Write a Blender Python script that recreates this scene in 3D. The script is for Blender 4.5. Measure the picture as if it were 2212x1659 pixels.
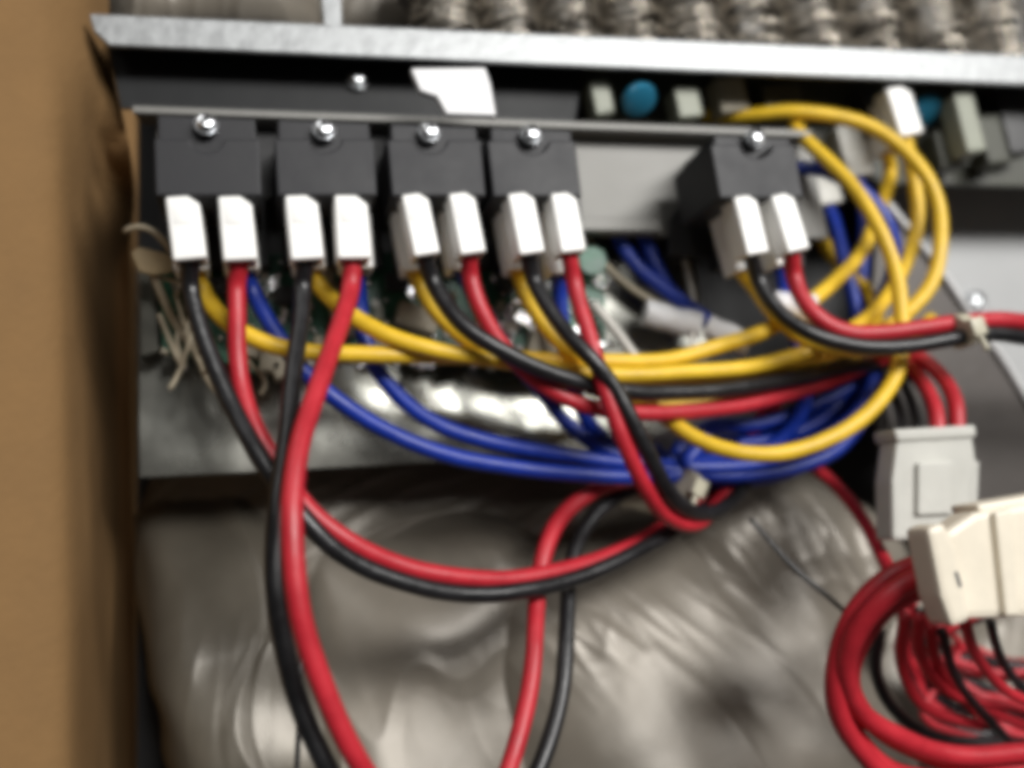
import bpy, bmesh, math, random
from mathutils import Vector, Matrix, noise
random.seed(7)
S = 0.001                                   # everything below is written in millimetres
for o in list(bpy.data.objects): bpy.data.objects.remove(o)
scn = bpy.context.scene
C = scn.collection

# ------------------------------------------------------------------ camera
F_PX, CX, CY, D = 2125.0, 1106.0, 830.0, 180.0      # focal length / centre on a 2212 x 1659 frame, distance in mm
ay = Vector((-526, -330, -2125)).normalized()       # world Y (depth) seen from the camera
ax = Vector((8784, 375, -2125)); ax = (ax - ay * ax.dot(ay)).normalized()
az = ax.cross(ay)
M = Matrix((ax, ay, az))                            # camera -> world (rows are world axes in camera space)
cam_d = bpy.data.cameras.new('camera'); cam = bpy.data.objects.new('camera', cam_d); C.objects.link(cam)
mw = M.to_4x4(); mw.translation = Vector((0, -D, 0)) * S
cam.matrix_world = mw
cam_d.sensor_width = 36; cam_d.lens = 36 * F_PX / 2212
cam_d.clip_start = 0.005; cam_d.clip_end = 20
cam_d.dof.use_dof = True; cam_d.dof.focus_distance = 0.166; cam_d.dof.aperture_fstop = 7.0
scn.camera = cam

# ------------------------------------------------------------------ light
w = bpy.data.worlds.new('World'); scn.world = w; w.use_nodes = True
w.node_tree.nodes['Background'].inputs[0].default_value = (1.0, 0.96, 0.90, 1)
w.node_tree.nodes['Background'].inputs[1].default_value = 0.065
def area(name, loc, target, sx, sy, power, col):
    l = bpy.data.lights.new(name, 'AREA'); l.shape = 'RECTANGLE'; l.size = sx; l.size_y = sy; l.energy = power; l.color = col
    o = bpy.data.objects.new(name, l); C.objects.link(o)
    o.location = loc; o.rotation_euler = (Vector(target) - Vector(loc)).to_track_quat('-Z', 'Y').to_euler()
area('ceiling_lamp', (0.52, -1.10, 0.50), (0.03, 0, 0), 0.9, 0.28, 25, (1.0, 0.985, 0.96))
area('ceiling_lamp_second', (-0.55, -0.70, 1.1), (0, 0, 0), 0.22, 0.9, 4, (1.0, 0.985, 0.96))
scn.view_settings.view_transform = 'Standard'; scn.view_settings.look = 'None'
scn.view_settings.exposure = -0.22; scn.view_settings.gamma = 1.0
scn.render.engine = 'CYCLES'; scn.cycles.pixel_filter_type = 'BLACKMAN_HARRIS'; scn.cycles.filter_width = 6.5   # a soft hand-held lens
scn.render.resolution_x = 1024; scn.render.resolution_y = 768

# ------------------------------------------------------------------ helpers
def P(px, py, Y=0.0):
    """the point at depth Y (mm, away from the lens) that a pixel of the 2212 x 1659 photograph looks at, in mm"""
    d = M @ Vector((px - CX, CY - py, -F_PX))
    t = (Y + D) / d.y
    return Vector((d.x * t, Y, d.z * t))
def PXMM(px, py, Y):                          # millimetres that one photograph pixel covers there
    return (P(px + 1, py, Y) - P(px, py, Y)).length

def tag(o, label=None, cat=None, group=None, kind=None):
    if label: o['label'] = label
    if cat: o['category'] = cat
    if group: o['group'] = group
    if kind: o['kind'] = kind
    return o
def link(name, me, mat=None, parent=None, smooth=False, kind=None):
    o = bpy.data.objects.new(name, me); C.objects.link(o)
    if mat is not None:
        me.materials.clear(); me.materials.append(MATS[mat] if isinstance(mat, str) else mat)
    if smooth:
        for p in me.polygons: p.use_smooth = True
    if parent is not None:
        o.parent = parent
        o.matrix_parent_inverse = Matrix.Translation(-parent.location)
    if kind: o['kind'] = kind
    return o
def empty(name, loc_mm, label, cat, group=None):
    o = bpy.data.objects.new(name, None); C.objects.link(o); o.location = Vector(loc_mm) * S
    o.empty_display_size = 0.004
    return tag(o, label, cat, group)
def from_bm(name, bm, mat, parent=None, smooth=False, kind=None, autosmooth=None):
    bmesh.ops.recalc_face_normals(bm, faces=bm.faces)
    for v in bm.verts: v.co *= S
    me = bpy.data.meshes.new(name); bm.to_mesh(me); bm.free()
    o = link(name, me, mat, parent, smooth, kind)
    if autosmooth is not None:
        for p in me.polygons: p.use_smooth = True
        me.set_sharp_from_angle(angle=math.radians(autosmooth))
    return o
def mesh(name, verts, faces, mat, parent=None, smooth=False, kind=None):
    me = bpy.data.meshes.new(name); me.from_pydata([tuple(Vector(v) * S) for v in verts], [], faces); me.update()
    return link(name, me, mat, parent, smooth, kind)

def prism_bm(pts, Y0, Y1, bevel=0.0, seg=2, tilt=None):
    """a polygon of pixels at depth Y0, given real thickness up to Y1"""
    bm = bmesh.new()
    f3 = [P(p[0], p[1], Y0 if len(p) < 3 else p[2]) for p in pts]
    a = [bm.verts.new(v) for v in f3]
    b = [bm.verts.new(v + Vector((0, Y1 - Y0, 0))) for v in f3]
    n = len(a)
    bm.faces.new(a); bm.faces.new(list(reversed(b)))
    for i in range(n): bm.faces.new((a[i], b[i], b[(i + 1) % n], a[(i + 1) % n]))
    if bevel:
        bmesh.ops.recalc_face_normals(bm, faces=bm.faces)
        bmesh.ops.bevel(bm, geom=list(bm.edges), offset=bevel, segments=seg, profile=0.6, affect='EDGES', clamp_overlap=True)
    return bm
def prism(name, pts, Y0, Y1, mat, parent=None, bevel=0.25, kind=None):
    return from_bm(name, prism_bm(pts, Y0, Y1, bevel), mat, parent, kind=kind)
def box_bm(c, sx, sy, sz, rot=None, bevel=0.25, seg=2):
    bm = bmesh.new(); bmesh.ops.create_cube(bm, size=1)
    for v in bm.verts: v.co = Vector((v.co.x * sx, v.co.y * sy, v.co.z * sz))
    if bevel: bmesh.ops.bevel(bm, geom=list(bm.edges), offset=bevel, segments=seg, profile=0.6, affect='EDGES', clamp_overlap=True)
    R = rot.to_matrix().to_4x4() if rot is not None and not isinstance(rot, Matrix) else (rot if rot is not None else Matrix.Identity(4))
    for v in bm.verts: v.co = R @ v.co + Vector(c)
    return bm
def box(name, c, sx, sy, sz, mat, parent=None, rot=None, bevel=0.25, kind=None):
    return from_bm(name, box_bm(c, sx, sy, sz, rot, bevel), mat, parent, kind=kind)
def lathe_bm(profile, c, axis, n=24):
    """profile of (radius, height) turned about an axis through c"""
    bm = bmesh.new(); q = Vector((0, 0, 1)).rotation_difference(Vector(axis).normalized())
    rings = []
    for r, h in profile:
        rings.append([bm.verts.new(q @ Vector((r * math.cos(2 * math.pi * k / n), r * math.sin(2 * math.pi * k / n), h)) + Vector(c)) for k in range(n)])
    for a, b in zip(rings, rings[1:]):
        for k in range(n): bm.faces.new((a[k], a[(k + 1) % n], b[(k + 1) % n], b[k]))
    bm.faces.new(list(reversed(rings[0]))); bm.faces.new(rings[-1])
    return bm
def lathe(name, profile, c, axis, mat, parent=None, n=24):
    return from_bm(name, lathe_bm(profile, c, axis, n), mat, parent, autosmooth=35)

def spline(pts, step=1.0):
    """centripetal Catmull-Rom through 3-D points, sampled about every step mm"""
    pts = [Vector(p) for p in pts]
    pts = [pts[0] * 2 - pts[1]] + pts + [pts[-1] * 2 - pts[-2]]
    out = []
    for i in range(1, len(pts) - 2):
        p0, p1, p2, p3 = pts[i - 1:i + 3]
        t0 = 0; t1 = t0 + max((p1 - p0).length, 1e-4) ** .5; t2 = t1 + max((p2 - p1).length, 1e-4) ** .5; t3 = t2 + max((p3 - p2).length, 1e-4) ** .5
        n = max(2, int((p2 - p1).length / step))
        for k in range(n):
            t = t1 + (t2 - t1) * k / n
            A1 = p0 * ((t1 - t) / (t1 - t0)) + p1 * ((t - t0) / (t1 - t0))
            A2 = p1 * ((t2 - t) / (t2 - t1)) + p2 * ((t - t1) / (t2 - t1))
            A3 = p2 * ((t3 - t) / (t3 - t2)) + p3 * ((t - t2) / (t3 - t2))
            B1 = A1 * ((t2 - t) / (t2 - t0)) + A2 * ((t - t0) / (t2 - t0))
            B2 = A2 * ((t3 - t) / (t3 - t1)) + A3 * ((t - t1) / (t3 - t1))
            out.append(B1 * ((t2 - t) / (t2 - t1)) + B2 * ((t - t1) / (t2 - t1)))
    out.append(pts[-2])
    for _ in range(3):                               # relax: wires have no corners
        q = out[:]
        for i in range(1, len(out) - 1): q[i] = out[i] * .5 + (out[i - 1] + out[i + 1]) * .25
        out = q
    return out
def tube_bm(path, r, n=14):
    bm = bmesh.new(); rings = []
    t = (path[1] - path[0]).normalized()
    nrm = t.orthogonal().normalized()
    for i, p in enumerate(path):
        t2 = (path[min(i + 1, len(path) - 1)] - path[max(i - 1, 0)]).normalized()
        nrm = (nrm - t2 * nrm.dot(t2)).normalized(); b = t2.cross(nrm)
        rr = r(i / (len(path) - 1)) if callable(r) else r
        rings.append([bm.verts.new(p + (nrm * math.cos(2 * math.pi * k / n) + b * math.sin(2 * math.pi * k / n)) * rr) for k in range(n)])
    for a, c in zip(rings, rings[1:]):
        for k in range(n): bm.faces.new((a[k], a[(k + 1) % n], c[(k + 1) % n], c[k]))
    bm.faces.new(list(reversed(rings[0]))); bm.faces.new(rings[-1])
    return bm
def tube(name, pts, r, mat, parent=None, step=1.0, n=14):
    path = spline(pts, step); sd_ = Vector((pts[0][0], pts[0][2], 0))
    path = [p + noise.noise_vector(p * .06 + sd_) * (.45 * min(1, i / 8, (len(path) - 1 - i) / 8)) for i, p in enumerate(path)]
    return from_bm(name, tube_bm(path, lambda t: r * (1 + .05 * noise.noise(Vector((t * len(path) * .11, sd_.x, sd_.y)))), n), mat, parent, smooth=True)
def pix(pts): return [P(*p) for p in pts]

# ------------------------------------------------------------------ materials
MATS = {}
def mat(name, col, rough=0.5, metal=0.0, var=0.12, scale=120.0, bump=0.0, bscale=400.0, stretch=(1, 1, 1), spec=0.5, coat=0.0, trans=0.0, sss=0.0, rvar=0.1, alpha=1.0):
    m = bpy.data.materials.new(name); m.use_nodes = True; nt = m.node_tree; b = nt.nodes['Principled BSDF']
    tc = nt.nodes.new('ShaderNodeTexCoord'); mp = nt.nodes.new('ShaderNodeMapping'); mp.inputs['Scale'].default_value = stretch
    nt.links.new(tc.outputs['Object'], mp.inputs['Vector'])
    nz = nt.nodes.new('ShaderNodeTexNoise'); nz.inputs['Scale'].default_value = scale; nz.inputs['Detail'].default_value = 6; nz.inputs['Roughness'].default_value = 0.65
    nt.links.new(mp.outputs[0], nz.inputs['Vector'])
    rp = nt.nodes.new('ShaderNodeValToRGB')
    rp.color_ramp.elements[0].position = 0.28; rp.color_ramp.elements[1].position = 0.74
    rp.color_ramp.elements[0].color = tuple(c * (1 - var) for c in col) + (1,); rp.color_ramp.elements[1].color = tuple(min(1, c * (1 + var)) for c in col) + (1,)
    nt.links.new(nz.outputs['Fac'], rp.inputs['Fac']); nt.links.new(rp.outputs['Color'], b.inputs['Base Color'])
    mr = nt.nodes.new('ShaderNodeMapRange'); mr.inputs['To Min'].default_value = max(0.03, rough - rvar); mr.inputs['To Max'].default_value = min(1, rough + rvar)
    nt.links.new(nz.outputs['Fac'], mr.inputs['Value']); nt.links.new(mr.outputs[0], b.inputs['Roughness'])
    b.inputs['Metallic'].default_value = metal; b.inputs['Specular IOR Level'].default_value = spec
    b.inputs['Coat Weight'].default_value = coat; b.inputs['Coat Roughness'].default_value = 0.2
    b.inputs['Transmission Weight'].default_value = trans
    b.inputs['Alpha'].default_value = alpha
    if sss: b.inputs['Subsurface Weight'].default_value = sss; b.inputs['Subsurface Radius'].default_value = (0.002, 0.0018, 0.0015)
    if bump:
        n2 = nt.nodes.new('ShaderNodeTexNoise'); n2.inputs['Scale'].default_value = bscale; n2.inputs['Detail'].default_value = 5
        nt.links.new(mp.outputs[0], n2.inputs['Vector'])
        bp = nt.nodes.new('ShaderNodeBump'); bp.inputs['Strength'].default_value = bump; bp.inputs['Distance'].default_value = 0.0004
        nt.links.new(n2.outputs['Fac'], bp.inputs['Height']); nt.links.new(bp.outputs[0], b.inputs['Normal'])
    MATS[name] = m
    return m
mat('cardboard', (0.225, 0.130, 0.054), 0.85, var=0.07, scale=90, bump=0.4, bscale=600, spec=0.2)
mat('steel', (0.31, 0.32, 0.325), 0.45, 0.5, var=0.30, scale=330, bump=0.3, bscale=500, rvar=0.15)
mat('painted_steel', (0.42, 0.425, 0.425), 0.5, 0.1, var=0.07, scale=40, bump=0.1, bscale=700)
mat('bracket_steel', (0.175, 0.172, 0.16), 0.5, 0.25, var=0.16, scale=50, bump=0.2, bscale=260)
mat('cavity_shade_black', (0.009, 0.010, 0.011), 0.5, 0.0, spec=0.25, var=0.12, scale=50, bump=0.1, bscale=300)  # dark colour carries the shade of the cavity under the rail
mat('dark_steel', (0.10, 0.103, 0.107), 0.5, 0.4, var=0.12, scale=50, bump=0.1, bscale=300)
mat('dull_steel', (0.11, 0.107, 0.088), 0.36, 0.6, var=0.55, scale=30, bump=0.6, bscale=50, rvar=0.14)
mat('gusset_steel', (0.075, 0.066, 0.06), 0.45, 0.3, var=0.16, scale=40, bump=0.2, bscale=200)
mat('tray_metal', (0.30, 0.30, 0.27), 0.27, 0.8, var=0.4, scale=35, bump=0.15, bscale=120, rvar=0.12)
mat('screw_steel', (0.72, 0.74, 0.76), 0.3, 1.0, var=0.1, scale=200, bump=0.1, bscale=900)
mat('relay_black', (0.015, 0.015, 0.018), 0.5, 0.0, var=0.2, scale=120, bump=0.06, bscale=1500, spec=0.35)
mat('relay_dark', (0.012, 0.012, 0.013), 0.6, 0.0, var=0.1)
mat('nylon_white', (0.92, 0.915, 0.89), 0.4, 0.0, var=0.03, scale=150, bump=0.08, bscale=600)
mat('nylon_grey', (0.56, 0.555, 0.51), 0.45, 0.0, var=0.08, scale=120, bump=0.1, bscale=500)
mat('nylon_cream', (0.80, 0.73, 0.60), 0.42, 0.0, var=0.07, scale=120, bump=0.1, bscale=500)
mat('tie_cream', (0.55, 0.52, 0.40), 0.4, 0.0, var=0.08)
WB = dict(var=0.20, scale=140, bump=0.35, bscale=260, rvar=0.16)
mat('wire_red', (0.50, 0.020, 0.033), 0.42, **WB)
mat('wire_black', (0.013, 0.013, 0.0145), 0.33, var=0.5, scale=220, bump=0.3, bscale=400, rvar=0.16)
mat('wire_yellow', (0.84, 0.54, 0.030), 0.42, **WB)
mat('wire_blue', (0.004, 0.030, 0.31), 0.40, **WB)
mat('wire_cream', (0.56, 0.49, 0.36), 0.5, **WB)
mat('wire_white', (0.62, 0.60, 0.55), 0.45, **WB)
mat('pcb_green', (0.007, 0.095, 0.048), 0.42, var=0.5, scale=260, bump=0.25, bscale=700)
mat('pcb_olive', (0.05, 0.052, 0.036), 0.5, var=0.35, scale=90, bump=0.2)
mat('solder', (0.92, 0.93, 0.94), 0.22, 1.0, var=0.1, scale=300)
mat('comp_beige', (0.36, 0.32, 0.24), 0.55, var=0.12, scale=100, bump=0.2)
mat('comp_pale', (0.30, 0.315, 0.25), 0.5, var=0.12, scale=100, bump=0.2)
mat('comp_black', (0.018, 0.018, 0.019), 0.4, var=0.2)
mat('cap_blue', (0.022, 0.18, 0.30), 0.35, var=0.08, scale=100, bump=0.1)
mat('paper_white', (0.86, 0.86, 0.87), 0.55, var=0.02, scale=60, bump=0.1, bscale=200)
mat('tan_tape', (0.33, 0.24, 0.12), 0.6, var=0.15, scale=80, bump=0.2)
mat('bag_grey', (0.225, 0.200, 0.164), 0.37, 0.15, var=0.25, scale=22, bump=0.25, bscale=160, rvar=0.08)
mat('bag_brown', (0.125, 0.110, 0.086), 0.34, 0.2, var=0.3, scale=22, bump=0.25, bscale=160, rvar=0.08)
mat('bag_taupe', (0.055, 0.047, 0.036), 0.4, 0.2, var=0.5, scale=160, bump=0.6, bscale=200, rvar=0.1)
mat('film', (0.50, 0.53, 0.58), 0.27, 0.6, var=0.25, scale=40, bump=0.2, bscale=120)
mat('tie_clear', (0.62, 0.56, 0.36), 0.3, 0.0, var=0.1)
mat('edge_bright', (0.8, 0.8, 0.8), 0.4, 0.3)
mat('mesh_wire', (0.72, 0.66, 0.57), 0.25, 0.85)
mat('ink', (0.10, 0.10, 0.11), 0.6)

# ------------------------------------------------------------------ cardboard box
cb = empty('cardboard_box', P(120, 1659, 0), 'brown corrugated cardboard box wall running down the left side', 'box')
def slab(name, rowsL, rowsR, th, mt, parent, nu=14, nv=40, bow=0.0, seed=0):
    """a sheet lofted between two edges (lists of pixel+depth), with real thickness"""
    L = spline(pix(rowsL), 2.0); R = spline(pix(rowsR), 2.0)
    def smp(A, t):
        x = t * (len(A) - 1); i = min(int(x), len(A) - 2); return A[i].lerp(A[i + 1], x - i)
    vs = []; fs = []
    for side in (0, 1):
        for j in range(nv + 1):
            a, b = smp(L, j / nv), smp(R, j / nv)
            for i in range(nu + 1):
                u = i / nu; p = a.lerp(b, u)
                wv = bow * math.sin(math.pi * u) + 0.5 * noise.noise(Vector((p.x * .03 + seed, p.z * .02, seed)))
                nrm = Vector(((b - a).z * 0 + (b - a).y, -(b - a).x, 0)); nrm = nrm.normalized() if nrm.length > 1e-6 else Vector((0, -1, 0))
                vs.append(p + nrm * (wv - (th if side else 0)))
    o = (nu + 1) * (nv + 1)
    for j in range(nv):
        for i in range(nu):
            k = j * (nu + 1) + i
            fs.append((k, k + 1, k + nu + 2, k + nu + 1)); fs.append((o + k, o + k + nu + 1, o + k + nu + 2, o + k + 1))
    for j in range(nv):
        k = j * (nu + 1); fs.append((k, k + nu + 1, o + k + nu + 1, o + k)); k += nu; fs.append((k, o + k, o + k + nu + 1, k + nu + 1))
    for i in range(nu):
        k = i; fs.append((k, o + k, o + k + 1, k + 1)); k = nv * (nu + 1) + i; fs.append((k, k + 1, o + k + 1, o + k))
    bm = bmesh.new(); bv = [bm.verts.new(v) for v in vs]
    for f in fs: bm.faces.new([bv[q] for q in f])
    return from_bm(name, bm, mt, parent, autosmooth=45)
def sst(a, b, x): t = max(0, min(1, (x - a) / (b - a))); return t * t * (3 - 2 * t)
def card_row(py):
    """cross-section of the wall at one height: flat near the lens, turned in further down, a dented edge at the top"""
    r = 236 + 56 * sst(60, 430, py) - 10 * sst(430, 560, py) + 12 * sst(560, 1700, py)
    f = 118 + 22 * sst(200, 1700, py)
    dm = 10 + 22 * sst(110, 460, py); dr = 20 + 57 * sst(300, 640, py)
    return spline([P(-260, py, -14), P(-60, py, -5), P(f - 22, py, -.6), P(f + 6, py, 1.2), P(f + (r - f) * .35, py, dm * .45), P(f + (r - f) * .66, py, dm + (dr - dm) * .3 * sst(420, 600, py)), P(r, py, dr)], .8)
rows = []; NU = 70
for k in range(91):
    py = -160 + k * (2010 / 90); A_ = card_row(py)
    row = []
    for i_ in range(NU + 1):
        x_ = i_ / NU * (len(A_) - 1); q_ = min(int(x_), len(A_) - 2); p_ = A_[q_].lerp(A_[q_ + 1], x_ - q_)
        row.append(p_ + Vector((0, noise.noise(p_ * .03) * .8 + noise.noise(p_ * .12) * .12, 0)))
    rows.append(row)
bm = bmesh.new()
gv = [[[bm.verts.new(p + Vector((-2.6 * sd_, 2.2 * sd_, 0))) for p in row] for row in rows] for sd_ in (0, 1)]
for k in range(90):
    for i_ in range(NU):
        bm.faces.new((gv[0][k][i_], gv[0][k][i_ + 1], gv[0][k + 1][i_ + 1], gv[0][k + 1][i_])); bm.faces.new((gv[1][k][i_], gv[1][k + 1][i_], gv[1][k + 1][i_ + 1], gv[1][k][i_ + 1]))
    for i_ in (0, NU): bm.faces.new((gv[0][k][i_], gv[1][k][i_], gv[1][k + 1][i_], gv[0][k + 1][i_]))
for k in (0, 90):
    for i_ in range(NU): bm.faces.new((gv[0][k][i_], gv[0][k][i_ + 1], gv[1][k][i_ + 1], gv[1][k][i_]))
from_bm('side_panel', bm, 'cardboard', cb, autosmooth=60)
prism('back_panel', [(-200, -700), (2900, -700), (2900, 2400), (-200, 2400)], 150, 154, 'cardboard', cb, bevel=0)

# ------------------------------------------------------------------ chassis
ch = empty('metal_chassis', P(1100, 600, 40), 'grey sheet metal chassis with bright top rail, bracket and side panel', 'chassis')
rail_poly = [(193, 30), (2700, 142), (2700, 202), (1106, 136), (236, 97), (203, 66)]
prism('top_rail', rail_poly, 5.0, 6.4, 'steel', ch, bevel=0.3)
# cover behind the rail, slope made up to block light entering the cavity
a = P(240, 92, 6.5); b = P(2700, 194, 6.5); c_ = P(2700, 180, 58); d_ = P(240, 84, 58); t_ = Vector((0, 0, 1.2))
mesh('light_block_cover', [a, b, c_, d_, a + t_, b + t_, c_ + t_, d_ + t_],
     [(3, 2, 1, 0), (4, 5, 6, 7), (0, 1, 5, 4), (1, 2, 6, 5), (2, 3, 7, 6), (3, 0, 4, 7)], 'dark_steel', ch)
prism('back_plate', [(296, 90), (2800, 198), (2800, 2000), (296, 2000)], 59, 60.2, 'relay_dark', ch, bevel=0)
prism('cavity_shade_panel', [(232, 92), (1262, 136), (1240, 268), (262, 234)], 13.4, 14.2, 'cavity_shade_black', ch, bevel=.1)  # stands in for the shaded cavity; its shade is in the colour
# post above the rail
prism('rail_post', [(690, -60), (735, -60), (738, 62), (700, 60)], 11, 14, 'steel', ch, bevel=0.3)
# mounting bracket: vertical plate with a lip bent towards the lens
prism('bracket_plate', [(336, 248), (1748, 296), (1790, 515), (1240, 508), (1225, 432), (346, 426)], 13.2, 14.4, 'bracket_steel', ch, bevel=0.2)
l0 = P(287, 229, 8.0); l1 = P(1752, 283, 8.0)
up = Vector((0, 0, -1.25))
mesh('bracket_lip', [l0, l1, l1 + Vector((-1, 5, -.3)), l0 + Vector((1, 5, -.3)), l0 + up, l1 + up, l1 + up + Vector((-1, 5, -.3)), l0 + up + Vector((1, 5, -.3))],
     [(3, 2, 1, 0), (4, 5, 6, 7), (0, 1, 5, 4), (1, 2, 6, 5), (2, 3, 7, 6), (3, 0, 4, 7)], 'bracket_steel', ch)
prism('gap_shade_sheet', [(340, 252), (1240, 284), (1232, 428), (350, 422)], 12.95, 13.1, 'relay_dark', ch, bevel=0)  # black sheet added to paint shade into the gaps between relays
# ledge on the bare part of the bracket
prism('bracket_ledge', [(1248, 468), (1425, 474), (1432, 500), (1252, 498)], 9.5, 13.0, 'bracket_steel', ch, bevel=0.3)
# lower tray plate
c4 = [P(300, 568, 23), P(1500, 556, 23), P(1560, 966, 23), P(302, 1031, 23)]
bm = bmesh.new(); NX, NZ = 150, 60; gr = []
pc = P(1110, 890, 23)
for sd_ in (0, 1):
    rows_ = []
    for j_ in range(NZ + 1):
        rw = []
        for i_ in range(NX + 1):
            u_, v_ = i_ / NX, j_ / NZ
            p_ = c4[0].lerp(c4[1], u_).lerp(c4[3].lerp(c4[2], u_), v_)
            dx_, dz_ = p_.x - pc.x, p_.z - pc.z
            wnd = math.exp(-(dx_ / 22) ** 2 - (dz_ / 11) ** 2)
            wv = noise.noise(Vector((p_.x * .05, p_.z * .09, 3))) * .9 + noise.noise(Vector((p_.x * .12, p_.z * .16, 8))) * .35
            rw.append(bm.verts.new(p_ + Vector((0, wv * (.35 + .65 * wnd) + (.10 * dx_ + .155 * dz_) * wnd + 1.3 * sd_, 0))))
        rows_.append(rw)
    gr.append(rows_)
for j_ in range(NZ):
    for i_ in range(NX):
        for sd_ in (0, 1): bm.faces.new((gr[sd_][j_][i_], gr[sd_][j_][i_ + 1], gr[sd_][j_ + 1][i_ + 1], gr[sd_][j_ + 1][i_]))
    for i_ in (0, NX): bm.faces.new((gr[0][j_][i_], gr[1][j_][i_], gr[1][j_ + 1][i_], gr[0][j_ + 1][i_]))
for j_ in (0, NZ):
    for i_ in range(NX): bm.faces.new((gr[0][j_][i_], gr[0][j_][i_ + 1], gr[1][j_][i_ + 1], gr[1][j_][i_]))
from_bm('lower_plate', bm, 'tray_metal', ch, autosmooth=50)
prism('lower_lip', [(300, 566), (338, 556), (342, 760), (318, 768), (303, 770)], 16, 23.9, 'dull_steel', ch, bevel=0.3)
prism('side_panel', [(1900, 345), (2800, 370), (2800, 1080), (1900, 930)], 46, 47.2, 'painted_steel', ch, bevel=0)
# gusset with its bright cut edge
g = [(1900, 436), (1922, 436), (2070, 640), (2150, 758), (2260, 930), (2300, 1120), (2080, 1120), (1930, 960), (1880, 700)]
prism('gusset', g, 26, 27.2, 'gusset_steel', ch, bevel=0.3)
ge = [P(1914, 434, 25.2), P(2072, 640, 25.2), P(2152, 757, 25.2), P(2262, 928, 25.2)]
tube('gusset_edge', ge, 0.7, 'edge_bright', ch, n=8)

def screw(name, px, py, Y, r, parent, up_tilt=0.25):
    c = P(px, py, Y); axis = Vector((0.05, -1, up_tilt)).normalized()
    s = lathe(name, [(r * .45, -6), (r * .45, 0), (r * 1.02, 0.01), (r, r * .35), (r * .8, r * .72), (r * .4, r * .88), (r * .05, r * .92)], c, axis, 'screw_steel', parent)
    q = Vector((0, 0, 1)).rotation_difference(axis)
    for k in range(2):
        bm = box_bm((0, 0, 0), r * 1.1, r * .24, r * .2, None, 0)
        Rm = q.to_matrix().to_4x4() @ Matrix.Rotation(k * math.pi / 2 + .4, 4, 'Z')
        for v in bm.verts: v.co = Rm @ (v.co + Vector((0, 0, r * .86))) + c
        from_bm('slot', bm, 'comp_black', s)
    lathe('washer', [(r * 1.2, -.55), (r * 1.2, -.05), (r * .5, -.02)], c, axis, 'screw_steel', s)
    return s
screw('panel_screw', 2106, 652, 45.0, 2.6, ch)
screw('panel_screw', 772, 172, 12.6, 1.9, ch)

# ------------------------------------------------------------------ relays
relays = [(332, 560, 300, 423, 445, 268, 'leftmost black relay block on the bracket, nearest the cardboard'),
          (592, 806, 300, 423, 700, 280, 'second black relay block from the cardboard, over two crossing leads'),
          (836, 1038, 302, 424, 928, 284, 'third black relay block from the cardboard, below the white tag'),
          (1052, 1243, 304, 425, 1148, 290, 'fourth black relay block, beside the bare part of the bracket'),
          (1535, 1716, 312, 428, 1632, 298, 'black relay block standing apart on the right, by the yellow loops')]
for x0, x1, y0, y1, sx, sy, lab in relays:
    r = empty('relay', P((x0 + x1) / 2, y1, 0), lab, 'relay', 'black relays screwed to the bracket')
    cx = (x0 + x1) / 2; sk = 4 + (x0 - 330) * 0.014
    notch = [(sx + 2 + 36 * math.cos(t), y0 + 30 * math.sin(t)) for t in [math.pi * k / 10 for k in range(11)]]
    body = [(x0, y0), (x0 + sk, y1), (x1 + sk, y1), (x1, y0)] + notch
    prism('housing', body, -12, 6.5, 'relay_black', r, bevel=0.35)
    prism('mounting_tab', [(x0 + 8, 247 + (x0 - 287) * .0369), (x1 - 10, 247 + (x1 - 287) * .0369), (x1 - 4, y0 + 40), (x0 + 10, y0 + 40)], -2.5, 12.9, 'relay_black', r, bevel=0.3)
    prism('terminal_base', [(x0 + 12, y1 - 30), (x1 + 8, y1 - 30), (x1 + 22, y1 + 150), (x0 + 18, y1 + 150)], 8, 12.8, 'relay_dark', r, bevel=0.3)
    screw('screw', sx, sy, -4.4, 1.75, r)
    for fx in (0.3, 0.72):
        for yy in (-5.5, 3):
            prism('terminal_blade', [(x0 + (x1 - x0) * fx - 16, y1 - 6), (x0 + (x1 - x0) * fx + 16, y1 - 6), (x0 + (x1 - x0) * fx + 18, y1 + 14), (x0 + (x1 - x0) * fx - 14, y1 + 14)], yy, yy + .8, 'screw_steel', r, bevel=0)
tag(prism('shadow_plate', [(1470, 440), (1540, 424), (1560, 556), (1446, 552), (1450, 470)], 11.2, 12.8, 'relay_dark', None, bevel=.2), 'small dark plate standing in for the shadow left of the lone relay', 'plate')  # black piece added as painted shadow beside the lone relay

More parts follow.
